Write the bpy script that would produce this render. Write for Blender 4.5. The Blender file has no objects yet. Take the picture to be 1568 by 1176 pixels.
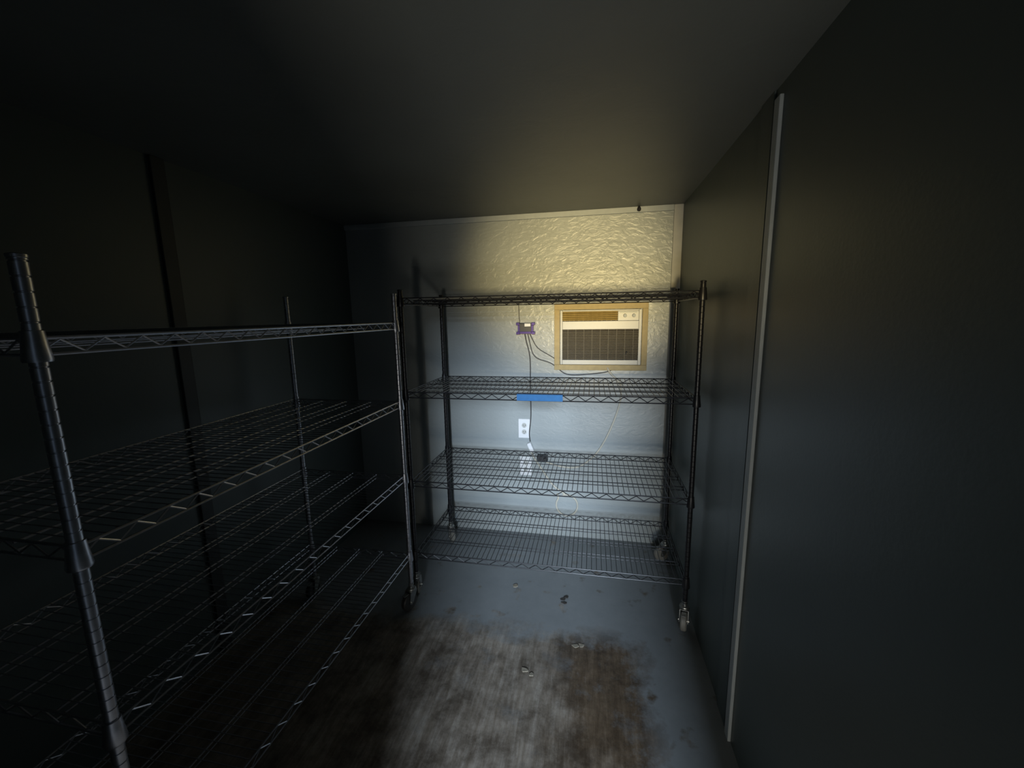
import bpy, math, random
from mathutils import Vector, Matrix
random.seed(4)
S=bpy.context.scene
COL=S.collection
S.view_settings.view_transform='Standard'
S.view_settings.look='None'

# ---------------- materials ----------------
def newmat(name):
    m=bpy.data.materials.new(name); m.use_nodes=True
    nt=m.node_tree; b=nt.nodes['Principled BSDF']
    return m,nt,b
def simple(name,col,rough=.5,metal=0,noise=0,nscale=30,bump=0):
    m,nt,b=newmat(name)
    b.inputs['Base Color'].default_value=(*col,1); b.inputs['Roughness'].default_value=rough
    b.inputs['Metallic'].default_value=metal
    tc=nt.nodes.new('ShaderNodeTexCoord'); n=nt.nodes.new('ShaderNodeTexNoise')
    n.inputs['Scale'].default_value=nscale; n.inputs['Detail'].default_value=4
    nt.links.new(tc.outputs['Object'],n.inputs['Vector'])
    if noise:
        mx=nt.nodes.new('ShaderNodeMix'); mx.data_type='RGBA'
        mx.inputs[6].default_value=(*[c*(1-noise) for c in col],1)
        mx.inputs[7].default_value=(*[min(1,c*(1+noise)) for c in col],1)
        nt.links.new(n.outputs['Fac'],mx.inputs[0]); nt.links.new(mx.outputs[2],b.inputs['Base Color'])
    if bump:
        bp=nt.nodes.new('ShaderNodeBump'); bp.inputs['Strength'].default_value=bump; bp.inputs['Distance'].default_value=.003
        nt.links.new(n.outputs['Fac'],bp.inputs['Height']); nt.links.new(bp.outputs[0],b.inputs['Normal'])
    return m
def paint(name,col,rough=.4,swirl=.3,scale=7,var=.12,upper=False,spec=.5):
    m,nt,b=newmat(name); L=nt.links.new; N=nt.nodes.new
    tc=N('ShaderNodeTexCoord')
    n1=N('ShaderNodeTexNoise'); n1.inputs['Scale'].default_value=scale; n1.inputs['Detail'].default_value=5; n1.inputs['Distortion'].default_value=1.6
    n2=N('ShaderNodeTexNoise'); n2.inputs['Scale'].default_value=1.7; n2.inputs['Detail'].default_value=6
    n3=N('ShaderNodeTexNoise'); n3.inputs['Scale'].default_value=90; n3.inputs['Detail'].default_value=3
    for n in (n2,n3): L(tc.outputs['Object'],n.inputs['Vector'])
    if upper:  # slanted trowel strokes
        mp=N('ShaderNodeMapping'); mp.inputs['Rotation'].default_value=(0,.7,0); mp.inputs['Scale'].default_value=(1,1,1.7)
        L(tc.outputs['Object'],mp.inputs['Vector']); L(mp.outputs[0],n1.inputs['Vector'])
    else: L(tc.outputs['Object'],n1.inputs['Vector'])
    mx=N('ShaderNodeMix'); mx.data_type='RGBA'
    mx.inputs[6].default_value=(*[c*(1-var) for c in col],1); mx.inputs[7].default_value=(*[c*(1+var) for c in col],1)
    L(n2.outputs['Fac'],mx.inputs[0]); L(mx.outputs[2],b.inputs['Base Color'])
    b.inputs['Roughness'].default_value=rough; b.inputs['Specular IOR Level'].default_value=spec
    rp=N('ShaderNodeValToRGB'); rp.color_ramp.elements[0].position=.42; rp.color_ramp.elements[1].position=.62
    L(n1.outputs['Fac'],rp.inputs[0])
    b1=N('ShaderNodeBump'); b1.inputs['Strength'].default_value=swirl; b1.inputs['Distance'].default_value=.008
    if upper:
        sp=N('ShaderNodeSeparateXYZ'); L(tc.outputs['Object'],sp.inputs[0])
        mr=N('ShaderNodeMapRange'); mr.inputs[1].default_value=1.2; mr.inputs[2].default_value=1.9; mr.inputs[3].default_value=.08; mr.inputs[4].default_value=swirl
        L(sp.outputs['Z'],mr.inputs[0]); L(mr.outputs[0],b1.inputs['Strength'])
    L(rp.outputs[0],b1.inputs['Height'])
    b2=N('ShaderNodeBump'); b2.inputs['Strength'].default_value=.15; b2.inputs['Distance'].default_value=.002
    L(n3.outputs['Fac'],b2.inputs['Height']); L(b1.outputs[0],b2.inputs['Normal']); L(b2.outputs[0],b.inputs['Normal'])
    return m
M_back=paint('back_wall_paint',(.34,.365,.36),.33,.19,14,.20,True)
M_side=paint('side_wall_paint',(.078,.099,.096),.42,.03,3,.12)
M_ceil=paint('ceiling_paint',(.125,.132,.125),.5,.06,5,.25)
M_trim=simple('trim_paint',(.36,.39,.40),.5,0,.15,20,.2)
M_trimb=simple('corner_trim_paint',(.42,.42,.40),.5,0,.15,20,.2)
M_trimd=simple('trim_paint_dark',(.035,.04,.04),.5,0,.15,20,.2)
M_black=simple('black_epoxy_wire',(.016,.016,.018),.35,.2,.2,40)
M_chrome=simple('dull_chrome_wire',(.50,.51,.56),.33,.95,.25,60)
M_zinc=simple('zinc_plate',(.42,.42,.40),.4,1,.2,60)
M_wheel=simple('grey_rubber_wheel',(.20,.19,.165),.5,0,.2,30)
M_wheelk=simple('dark_rubber_wheel',(.04,.04,.04),.5,0,.2,30)
M_wood=simple('raw_pine_frame',(.40,.315,.155),.6,0,.25,25,.3)
M_ventw=simple('yellowed_vent_plastic',(.38,.27,.09),.5,0,.3,35)
M_ivory=simple('ivory_plastic',(.52,.52,.49),.4,0,.06,12)
M_acgrill=simple('dusty_grille_plastic',(.10,.085,.055),.6,0,.3,40)
M_accoil=simple('filter_dark',(.05,.042,.03),.8,0,.4,60)
M_white=simple('white_plastic',(.80,.80,.80),.35)
M_blk=simple('black_plastic',(.015,.015,.018),.4)
M_purple=simple('purple_anodised',(.07,.045,.20),.3,.5)
M_cordw=simple('pale_cord',(.60,.56,.46),.5)
M_cordg=simple('grey_cord',(.06,.06,.06),.5)
M_tape=simple('blue_tape',(.025,.12,.30),.85,0,.25,40)
M_deb=simple('paint_chip_debris',(.22,.195,.15),.8,0,.4,60)
M_debd=simple('dark_debris',(.04,.035,.03),.8,0,.4,60)

# floor: worn plywood + remaining gray-blue paint
def floormat():
    m,nt,b=newmat('worn_painted_floor'); L=nt.links.new; N=nt.nodes.new
    tc=N('ShaderNodeTexCoord')
    def math_(op,a,bv,**k):
        n=N('ShaderNodeMath'); n.operation=op; n.use_clamp=k.get('c',False)
        for i,x in enumerate((a,bv)):
            if hasattr(x,'links'): L(x,n.inputs[i])
            else: n.inputs[i].default_value=x
        return n.outputs[0]
    mp=N('ShaderNodeMapping'); mp.inputs['Scale'].default_value=(40,4.5,1); mp.inputs['Rotation'].default_value=(0,0,.05)
    L(tc.outputs['Object'],mp.inputs['Vector'])
    g=N('ShaderNodeTexNoise'); g.inputs['Scale'].default_value=1.0; g.inputs['Detail'].default_value=12; g.inputs['Roughness'].default_value=.7; g.inputs['Distortion'].default_value=.2
    L(mp.outputs[0],g.inputs['Vector'])
    wr=N('ShaderNodeValToRGB'); e=wr.color_ramp.elements
    e[0].position=.30; e[0].color=(.115,.094,.072,1); e[1].position=.72; e[1].color=(.31,.29,.26,1)
    k=e.new(.5); k.color=(.195,.172,.145,1)
    L(g.outputs['Fac'],wr.inputs[0])
    st=N('ShaderNodeTexNoise'); st.inputs['Scale'].default_value=6.5; st.inputs['Detail'].default_value=12; st.inputs['Roughness'].default_value=.75
    L(tc.outputs['Object'],st.inputs['Vector'])
    sr=N('ShaderNodeValToRGB'); sr.color_ramp.elements[0].position=.38; sr.color_ramp.elements[0].color=(.45,.41,.37,1); sr.color_ramp.elements[1].position=.62; sr.color_ramp.elements[1].color=(1.35,1.32,1.28,1)
    L(st.outputs['Fac'],sr.inputs[0])
    mu=N('ShaderNodeMix'); mu.data_type='RGBA'; mu.blend_type='MULTIPLY'; mu.inputs[0].default_value=1
    L(wr.outputs[0],mu.inputs[6]); L(sr.outputs[0],mu.inputs[7])
    sp=N('ShaderNodeSeparateXYZ'); L(tc.outputs['Object'],sp.inputs[0])
    nz=N('ShaderNodeTexNoise'); nz.inputs['Scale'].default_value=4; nz.inputs['Detail'].default_value=12; nz.inputs['Roughness'].default_value=.72
    L(tc.outputs['Object'],nz.inputs['Vector'])
    nn=math_('MULTIPLY',math_('SUBTRACT',nz.outputs['Fac'],.5),.6)
    # brown stain on the boards
    sx=math_('MULTIPLY',math_('ADD',math_('ADD',sp.outputs['X'],.20),nn),6,c=True)
    sy=math_('MULTIPLY',math_('ADD',math_('SUBTRACT',sp.outputs['Y'],1.08),nn),4,c=True)
    sm=math_('MULTIPLY',math_('MULTIPLY',sx,sy),.95)
    ms=N('ShaderNodeMix'); ms.data_type='RGBA'; ms.blend_type='MULTIPLY'; ms.inputs[7].default_value=(.44,.35,.26,1)
    L(sm,ms.inputs[0]); L(mu.outputs[2],ms.inputs[6])
    dy=math_('SUBTRACT',1.92,sp.outputs['Y'])
    dx=math_('SUBTRACT',.30,sp.outputs['X'])
    dm=math_('MINIMUM',dy,dx)
    v=math_('MULTIPLY',math_('ADD',dm,nn),8,c=True)
    ns=N('ShaderNodeTexNoise'); ns.inputs['Scale'].default_value=9; ns.inputs['Detail'].default_value=5
    L(tc.outputs['Object'],ns.inputs['Vector'])
    sp2=math_('MULTIPLY',math_('SUBTRACT',ns.outputs['Fac'],.62),10,c=True)
    mask=math_('MAXIMUM',v,sp2)
    ra=math_('MULTIPLY',math_('SUBTRACT',nz.outputs['Fac'],.55),8,c=True)
    mask2=math_('SUBTRACT',mask,math_('MULTIPLY',ra,.45),c=True)
    pm=N('ShaderNodeMix'); pm.data_type='RGBA'; pm.inputs[6].default_value=(.15,.165,.172,1); pm.inputs[7].default_value=(.25,.265,.27,1)
    L(st.outputs['Fac'],pm.inputs[0])
    mx=N('ShaderNodeMix'); mx.data_type='RGBA'
    L(mask2,mx.inputs[0]); L(pm.outputs[2],mx.inputs[6]); L(ms.outputs[2],mx.inputs[7])
    L(mx.outputs[2],b.inputs['Base Color'])
    b.inputs['Roughness'].default_value=.45
    bp=N('ShaderNodeBump'); bp.inputs['Strength'].default_value=.2; bp.inputs['Distance'].default_value=.002
    L(st.outputs['Fac'],bp.inputs['Height']); L(bp.outputs[0],b.inputs['Normal'])
    return m
M_floor=floormat()

# ---------------- mesh helpers ----------------
class MB:
    def __init__(s): s.v=[]; s.f=[]
    def cyl(s,a,b,r,n=6,r2=None,cap=True):
        a=Vector(a); b=Vector(b); r2=r if r2 is None else r2
        d=(b-a).normalized(); t=Vector((0,0,1)) if abs(d.z)<.9 else Vector((1,0,0))
        u=d.cross(t).normalized(); w=d.cross(u); i=len(s.v)
        for p,rr in ((a,r),(b,r2)):
            for k in range(n):
                an=2*math.pi*k/n; s.v.append(p+rr*(math.cos(an)*u+math.sin(an)*w))
        for k in range(n):
            s.f.append((i+k,i+(k+1)%n,i+n+(k+1)%n,i+n+k))
        if cap:
            s.f.append(tuple(i+k for k in range(n))[::-1]); s.f.append(tuple(i+n+k for k in range(n)))
    def lathe(s,c,axis,prof,n=14):
        c=Vector(c); d=Vector(axis).normalized(); t=Vector((0,0,1)) if abs(d.z)<.9 else Vector((1,0,0))
        u=d.cross(t).normalized(); w=d.cross(u); i=len(s.v); m=len(prof)
        for h,r in prof:
            for k in range(n):
                an=2*math.pi*k/n; s.v.append(c+d*h+r*(math.cos(an)*u+math.sin(an)*w))
        for j in range(m-1):
            for k in range(n):
                s.f.append((i+j*n+k,i+j*n+(k+1)%n,i+(j+1)*n+(k+1)%n,i+(j+1)*n+k))
        s.f.append(tuple(i+k for k in range(n))[::-1]); s.f.append(tuple(i+(m-1)*n+k for k in range(n)))
    def box(s,x0,x1,y0,y1,z0,z1,rot=None,c=None):
        i=len(s.v)
        P=[Vector((x,y,z)) for z in (z0,z1) for x,y in ((x0,y0),(x1,y0),(x1,y1),(x0,y1))]
        if rot is not None:
            c=Vector(c); P=[c+rot@(p-c) for p in P]
        s.v+=P
        for f in ((0,3,2,1),(4,5,6,7),(0,1,5,4),(1,2,6,5),(2,3,7,6),(3,0,4,7)): s.f.append(tuple(i+k for k in f))
    def make(s,name,mat,parent=None,smooth=False,bevel=0):
        me=bpy.data.meshes.new(name); me.from_pydata([tuple(p) for p in s.v],[],s.f); me.update()
        me.materials.append(mat)
        o=bpy.data.objects.new(name,me); COL.objects.link(o)
        if smooth:
            me.shade_smooth()
            md=o.modifiers.new('es','EDGE_SPLIT'); md.split_angle=math.radians(40)
        if bevel:
            md=o.modifiers.new('bv','BEVEL'); md.width=bevel; md.segments=2
        if parent: o.parent=parent
        return o
def empty(name,loc=(0,0,0)):
    o=bpy.data.objects.new(name,None); COL.objects.link(o); o.empty_display_size=.1
    return o
def slab(name,x0,x1,y0,y1,z0,z1,mat,bevel=0,parent=None):
    m=MB(); m.box(x0,x1,y0,y1,z0,z1); return m.make(name,mat,parent,bevel=bevel)

# ---------------- room ----------------
XR,XL,YB,YF,ZC=.535,-1.76,2.82,-.56,2.26
slab('floor',XL-.1,XR+.1,YF-.1,YB+.1,-.1,0,M_floor)
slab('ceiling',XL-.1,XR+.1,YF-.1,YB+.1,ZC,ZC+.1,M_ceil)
slab('wall_back',XL-.1,XR+.1,YB,YB+.1,0,ZC,M_back)
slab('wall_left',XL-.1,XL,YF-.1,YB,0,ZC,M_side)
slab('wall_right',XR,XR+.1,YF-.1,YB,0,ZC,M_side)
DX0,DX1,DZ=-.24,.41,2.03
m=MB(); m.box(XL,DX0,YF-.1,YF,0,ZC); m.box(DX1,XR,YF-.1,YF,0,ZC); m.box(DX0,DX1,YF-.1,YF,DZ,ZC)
m.make('wall_front',M_side)
# trims
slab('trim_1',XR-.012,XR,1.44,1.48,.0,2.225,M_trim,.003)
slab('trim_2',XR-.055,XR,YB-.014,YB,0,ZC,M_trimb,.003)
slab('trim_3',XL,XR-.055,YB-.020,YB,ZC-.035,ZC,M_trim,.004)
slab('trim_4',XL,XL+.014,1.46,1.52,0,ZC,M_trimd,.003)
slab('trim_5',XR-.006,XR,1.50,1.60,0,ZC,M_side,.002)

# ---------------- racks ----------------
def rack(x0,x1,y0,y1,levels,ztop,mat,wheelmat,trail,alongx):
    E=empty('wire_shelving_rack')
    R=.0127; PZ=.135
    m=MB()
    for x in (x0,x1):
        for y in (y0,y1):
            prof=[(0,R*.9)]; z=.002
            while z<ztop-PZ-.03:
                prof+=[(z,R),(z+.0225,R),(z+.0235,R*.86),(z+.0250,R*.86)]; z+=.0262
            prof+=[(z,R),(ztop-PZ-.008,R),(ztop-PZ-.007,R*1.12),(ztop-PZ-.002,R*1.1),(ztop-PZ,R*.7)]
            m.lathe((x,y,PZ),(0,0,1),prof,14)
    m.make('posts',mat,E,smooth=True)
    for li,z in enumerate(levels):
        m=MB(); zb=z-.030
        # collars
        for x in (x0,x1):
            for y in (y0,y1):
                m.lathe((x,y,z-.042),(0,0,1),[(0,.0195),(.004,.0205),(.040,.0165),(.055,.0155),(.056,.013)],14)
        def rail(a,b,zz,r): m.cyl((a[0],a[1],zz),(b[0],b[1],zz),r,6)
        edges=[((x0,y0),(x1,y0)),((x0,y1),(x1,y1)),((x0,y0),(x0,y1)),((x1,y0),(x1,y1))]
        def zig(a,b,p=.072,r=.0022):
            a=Vector((*a,0)); b=Vector((*b,0)); Ln=(b-a).length; n=max(4,int(round(Ln/p)))*2
            pts=[]
            for i in range(n+1):
                q=a+(b-a)*i/n; q.z=z-.003 if i%2 else zb+.003; pts.append(q)
            for p1,p2 in zip(pts,pts[1:]): m.cyl(p1,p2,r,5,cap=False)
        for a,b in edges:
            rail(a,b,z,.0032); rail(a,b,zb,.0032); zig(a,b)
        if alongx: # long side in x
            for t in (.27,.5,.73):
                yy=y0+(y1-y0)*t; rail((x0,yy),(x1,yy),z-.006,.0028); rail((x0,yy),(x1,yy),z-.024,.0022)
            n=int((x1-x0)/.0262)
            for i in range(1,n):
                xx=x0+(x1-x0)*i/n; m.cyl((xx,y0-.001,z+.0005),(xx,y1+.001,z+.0005),.0019,5)
        else:
            for t in (.27,.5,.73):
                xx=x0+(x1-x0)*t; rail((xx,y0),(xx,y1),z-.006,.0028); rail((xx,y0),(xx,y1),z-.024,.0022)
            n=int((y1-y0)/.0262)
            for i in range(1,n):
                yy=y0+(y1-y0)*i/n; m.cyl((x0-.001,yy,z+.0005),(x1+.001,yy,z+.0005),.0016,5)
        m.make('shelf_%d'%(li+1),mat,E,smooth=True)
    ci=0
    for x in (x0,x1):
        for y in (y0,y1):
            ci+=1
            ang=trail[ci-1]; d=Vector((math.cos(ang),math.sin(ang),0)); ax=Vector((-d.y,d.x,0))
            p=Vector((x,y,0)); wc=p+d*.022+Vector((0,0,.0505))
            m=MB()
            m.lathe((x,y,.108),(0,0,1),[(0,.024),(.006,.026),(.012,.024),(.014,.012),(.034,.012),(.036,.016),(.040,.016)],14)
            for sgn in (-1,1):
                i=len(m.v)
                q=[(-.022,.108),(.026,.108),(.036,.045),(.022,.036),(.010,.045)]
                for off in (.019,.0215):
                    for (a,h) in q: m.v.append(p+d*a+ax*(sgn*off)+Vector((0,0,h)))
                k=len(q); m.f.append(tuple(range(i,i+k))); m.f.append(tuple(range(i+k,i+2*k))[::-1])
                for j in range(k): m.f.append((i+j,i+(j+1)%k,i+k+(j+1)%k,i+k+j))
            i0=len(m.v); m.box(-.022,.026,-.0215,.0215,.106,.110)
            for j in range(i0,len(m.v)): vv=m.v[j]; m.v[j]=p+d*vv.x+ax*vv.y+Vector((0,0,vv.z))
            m.cyl(wc-ax*.026,wc+ax*.026,.006,8)
            i0=len(m.v); m.box(.03,.062,-.010,.010,.098,.102)
            for j in range(i0,len(m.v)): vv=m.v[j]; m.v[j]=p+d*vv.x+ax*vv.y+Vector((0,0,vv.z))
            m.make('caster_fork_%d'%ci,M_zinc,E,smooth=True)
            m=MB()
            m.lathe(wc,ax,[(-.009,.016),(-.014,.018),(-.015,.036),(-.015,.044),(-.009,.050),(.009,.050),(.015,.044),(.015,.036),(.014,.018),(.009,.016)],22)
            m.make('caster_wheel_%d'%ci,wheelmat,E,smooth=True)
    return E
pi=math.pi
RB=rack(-.984,.485,2.03,2.625,[.265,.700,1.205,1.700],1.745,M_black,M_wheel,[pi/2+.2,.6-pi/2,-pi/2-.25,pi+.4],True)
rack(-1.575,-.968,.555,1.925,[.325,.775,1.175,1.575],1.72,M_chrome,M_wheelk,[pi/2,-pi/2,pi/2+.1,-pi/2-.35],False)

t=MB()
t.box(-.375,-.142,2.0245,2.0260,1.174,1.206); t.box(-.375,-.142,2.0245,2.045,1.2055,1.2075)
t.make('blue_tape_strip',M_tape,RB)

# ---------------- air conditioner ----------------
E=empty('window_air_conditioner')
fx0,fx1,fz0,fz1=-.254,.350,1.232,1.672
w=.036; ix0,ix1,iz0,iz1=fx0+w,fx1-w,fz0+w,fz1-w
m=MB()
m.box(fx0,fx1,YB-.022,YB,fz1-w,fz1); m.box(fx0,fx1,YB-.022,YB,fz0,iz0)
m.box(fx0,ix0,YB-.0215,YB,iz0,iz1); m.box(ix1,fx1,YB-.0215,YB,iz0,iz1)
m.make('wood_frame',M_wood,E,bevel=.002)
ax0,ax1,az0,az1=ix0+.006,ix1-.006,iz0+.004,iz1-.004
yf=YB-.045
m=MB()
m.box(ax0,ax1,YB-.012,YB-.001,az0,az1)
m.box(ax0,ax0+.014,yf,YB-.012,az0,az1); m.box(ax1-.018,ax1,yf,YB-.012,az0,az1)
m.box(ax0+.014,ax1-.018,yf,YB-.012,az1-.010,az1)
m.box(ax0+.014,ax1-.018,yf,YB-.012,az0,az0+.032)
m.box(ax0+.014,ax1-.018,yf-.006,YB-.012,1.505,1.560)
m.box(ax1-.150,ax1-.018,yf,YB-.012,1.560,az1-.010)
m.make('casing',M_ivory,E,bevel=.003)
m=MB(); m.box(ax0+.014,ax1-.018,YB-.020,YB-.011,az0+.032,1.505); m.box(ax0+.014,ax1-.15,YB-.020,YB-.011,1.56,az1-.010); m.make('filter',M_accoil,E)
m=MB()
for i in range(17):
    z=az0+.040+i*(1.50-az0-.044)/17
    m.box(ax0+.014,ax1-.018,yf+.002,yf+.012,z,z+.0038)
for i in range(9):
    x=ax0+.05+i*(ax1-ax0-.1)/8; m.box(x-.002,x+.002,yf+.004,yf+.020,az0+.032,1.505)
m.make('intake_grille',M_acgrill,E)
m=MB()
for i in range(5):
    z=1.567+i*.0125
    m.box(ax0+.014,ax1-.15,yf+.002,yf+.016,z,z+.006,Matrix.Rotation(.5,3,'X'),(0,yf+.008,z))
for i in range(12):
    x=ax0+.03+i*(ax1-ax0-.19)/11; m.box(x-.0015,x+.0015,yf+.010,yf+.022,1.56,az1-.010)
m.make('vent_louvers',M_ventw,E)
m=MB()
for x in (ax1-.05,ax1-.105): m.cyl((x,yf+.001,1.592),(x,yf-.014,1.592),.012,16,.010)
m.box(ax1-.14,ax1-.03,yf-.001,yf+.001,1.612,1.616)
m.make('control_knobs',M_trim,E,smooth=True)

# ---------------- controller, outlets ----------------
E=empty('temperature_controller')
cx,cz=-.448,1.515
m=MB(); m.box(cx-.045,cx+.045,YB-.040,YB-.002,cz-.036,cz+.036)
m.make('body',M_blk,E,bevel=.004)
m=MB()
for s in (-1,1):
    m.box(cx+s*.052-.012,cx+s*.052+.012,YB-.044,YB-.002,cz+.022,cz+.040)
    m.box(cx+s*.052-.012,cx+s*.052+.012,YB-.044,YB-.002,cz-.040,cz-.022)
    m.box(cx+s*.046-.007,cx+s*.046+.007,YB-.043,YB-.002,cz-.022,cz+.022)
m.box(cx-.040,cx+.040,YB-.043,YB-.040,cz-.036,cz-.020)
m.make('bumper_corners',M_purple,E,bevel=.003)
m=MB(); m.box(cx-.006,cx+.035,YB-.044,YB-.040,cz+.014,cz+.034)
m.make('display_label',M_white,E,bevel=.001)

def outlet(x,z):
    E=empty('wall_outlet')
    m=MB(); m.box(x-.042,x+.042,YB-.007,YB,z-.070,z+.070); m.make('cover_plate',M_white,E,bevel=.003)
    m=MB()
    for s in (-1,1): m.cyl((x,YB-.009,z+s*.024),(x,YB-.005,z+s*.024),.018,18)
    m.make('receptacles',M_ivory,E,smooth=True)
    m=MB()
    for s in (-1,1):
        for k in (-1,1): m.box(x+k*.007-.0015,x+k*.007+.0015,YB-.0098,YB-.0088,z+s*.024-.004,z+s*.024+.006)
        m.cyl((x,YB-.0098,z+s*.024-.010),(x,YB-.0088,z+s*.024-.010),.0025,8)
    m.make('slots',M_blk,E)
    return E
outlet(-.470,.805); outlet(-.462,.525)
E=empty('power_adapter')
m=MB(); m.box(-.375,-.300,YB-.05,YB-.001,.575,.622); m.make('body',M_blk,E,bevel=.006)
m=MB(); m.cyl((-.315,YB-.05,.60),(-.315,YB-.062,.60),.012,12,.009); m.make('plug_neck',M_blk,E,smooth=True)
E=empty('power_plug')
m=MB(); m.box(-.435,-.405,YB-.042,YB-.002,.640,.710,Matrix.Rotation(-.4,3,'Y'),(-.42,YB,.67)); m.make('body',M_white,E,bevel=.006)

def cable(name,pts,r,mat):
    cu=bpy.data.curves.new(name,'CURVE'); cu.dimensions='3D'; cu.bevel_depth=r; cu.bevel_resolution=3
    sp=cu.splines.new('NURBS'); sp.points.add(len(pts)-1)
    for i,p in enumerate(pts): sp.points[i].co=(p[0],YB-p[2] if len(p)>2 else YB-r-.002,p[1],1)
    sp.use_endpoint_u=True; sp.order_u=4; sp.resolution_u=8
    cu.materials.append(mat); o=bpy.data.objects.new(name,cu); COL.objects.link(o); return o
cable('thin_wire',[(-.49,1.545),(-.50,1.58),(-.495,1.63),(-.50,1.68)],.0025,M_cordg)
cable('power_cord',[(-.455,1.475,.02),(-.45,1.42),(-.425,1.36),(-.42,1.25),(-.425,1.1),(-.42,.98),(-.42,.85),(-.44,.76),(-.425,.70)],.004,M_cordg)
cable('power_cord',[(-.435,1.475,.02),(-.42,1.40),(-.41,1.34),(-.37,1.30),(-.28,1.285),(-.22,1.23),(-.17,1.19),(-.05,1.20),(.06,1.21),(.15,1.23),(.20,1.30),(.22,1.36,.05)],.0035,M_cordg)
cable('power_cord',[(-.42,1.475,.02),(-.40,1.43),(-.38,1.37),(-.30,1.34),(-.24,1.30)],.003,M_cordg)
cable('power_cord',[(.10,1.25,.03),(.12,1.20),(.18,1.17),(.20,1.10),(.19,1.0),(.14,.84),(.06,.66),(-.04,.56),(-.12,.52),(-.25,.54),(-.33,.58,.03)],.006,M_cordw)
cable('power_cord',[(-.42,.65,.02),(-.41,.60),(-.37,.55),(-.34,.50),(-.30,.44),(-.26,.38),(-.18,.33)],.006,M_cordw)
loop=[(-.235,.33)]+[(-.164+.078*math.cos(a),.245+.082*math.sin(a)) for a in [math.pi*.75+i*math.pi/8 for i in range(0,16)]]
cable('coiled_cord',loop,.006,M_cordw)
m=MB(); m.lathe((.27,YB-.03,ZC-.02),(0,0,1),[(-.012,.006),(-.006,.012),(.004,.012),(.02,.004)],10); m.make('ceiling_hook',M_blk,smooth=True)

# ---------------- floor debris ----------------
def chip(m,x,y,s):
    n=7; i=len(m.v); a0=random.random()*6
    pts=[(x+s*(.6+.8*random.random())*math.cos(a0+k*2*pi/n),y+s*(.5+.6*random.random())*math.sin(a0+k*2*pi/n)) for k in range(n)]
    for h in (.0,.0015+random.random()*.003):
        for p in pts: m.v.append(Vector((p[0],p[1],h+ (random.random()*.002 if h else 0))))
    m.f.append(tuple(range(i,i+n))[::-1]); m.f.append(tuple(range(i+n,i+2*n)))
    for j in range(n): m.f.append((i+j,i+(j+1)%n,i+n+(j+1)%n,i+n+j))
m=MB()
for x,y,s in ((-.43,2.2,.018),(-.28,1.62,.015),(-.25,1.60,.012),(-.06,1.8,.014),(-.03,1.81,.016)):
    chip(m,x,y,s)
pc=m.make('floor_debris',M_deb)
m2=MB()
for x,y,s in ((-.14,2.13,.016),(-.125,2.15,.012),(-.135,2.10,.013)): chip(m2,x,y,s)
m2.make('dirt_clump',M_debd,pc)

# ---------------- lights ----------------
def area(name,loc,tgt,size,power,col,sy=None):
    l=bpy.data.lights.new(name,'AREA'); l.energy=power; l.color=col; l.size=size
    if sy: l.shape='RECTANGLE'; l.size_y=sy
    o=bpy.data.objects.new(name,l); COL.objects.link(o); o.location=loc
    o.rotation_euler=(Vector(tgt)-Vector(loc)).to_track_quat('-Z','Y').to_euler(); return o
area('daylight_sky',(.72,-5.5,3.0),(-.1,2.8,1.0),1.0,860,(.69,.83,1.0))
area('daylight_ground_bounce',(.22,-2.5,.35),(-.1,2.8,2.0),.5,38,(1.0,.95,.82))
l=bpy.data.lights.new('sun_glint','SPOT'); l.energy=950; l.color=(1,.78,.36); l.spot_size=math.radians(19); l.spot_blend=1; l.shadow_soft_size=.12
o=bpy.data.objects.new('sun_glint',l); COL.objects.link(o); o.location=(.26,-2.2,1.3)
o.rotation_euler=(Vector((-.12,2.82,1.86))-Vector(o.location)).to_track_quat('-Z','Y').to_euler()
W=bpy.data.worlds.new('World'); S.world=W; W.use_nodes=True
W.node_tree.nodes['Background'].inputs[0].default_value=(.50,.66,.85,1); W.node_tree.nodes['Background'].inputs[1].default_value=.15

# ---------------- camera ----------------
Yd=Vector((.1905,-.1629,.9680)).normalized(); Dd=Vector((.0159,.9867,.162)); Dd=(Dd-Yd*Dd.dot(Yd)).normalized(); Xd=Dd.cross(Yd)
right=Vector((Xd.x,Yd.x,-Dd.x)); down=Vector((Xd.y,Yd.y,-Dd.y)); fwd=Vector((Xd.z,Yd.z,-Dd.z))
R=Matrix((right,-down,-fwd)).transposed()
cd=bpy.data.cameras.new('camera'); cam=bpy.data.objects.new('camera',cd); COL.objects.link(cam)
cd.sensor_width=36; cd.lens=630/1568*36; cd.clip_start=.02
cam.matrix_world=Matrix.Translation((0,0,1.6))@R.to_4x4()
S.camera=cam
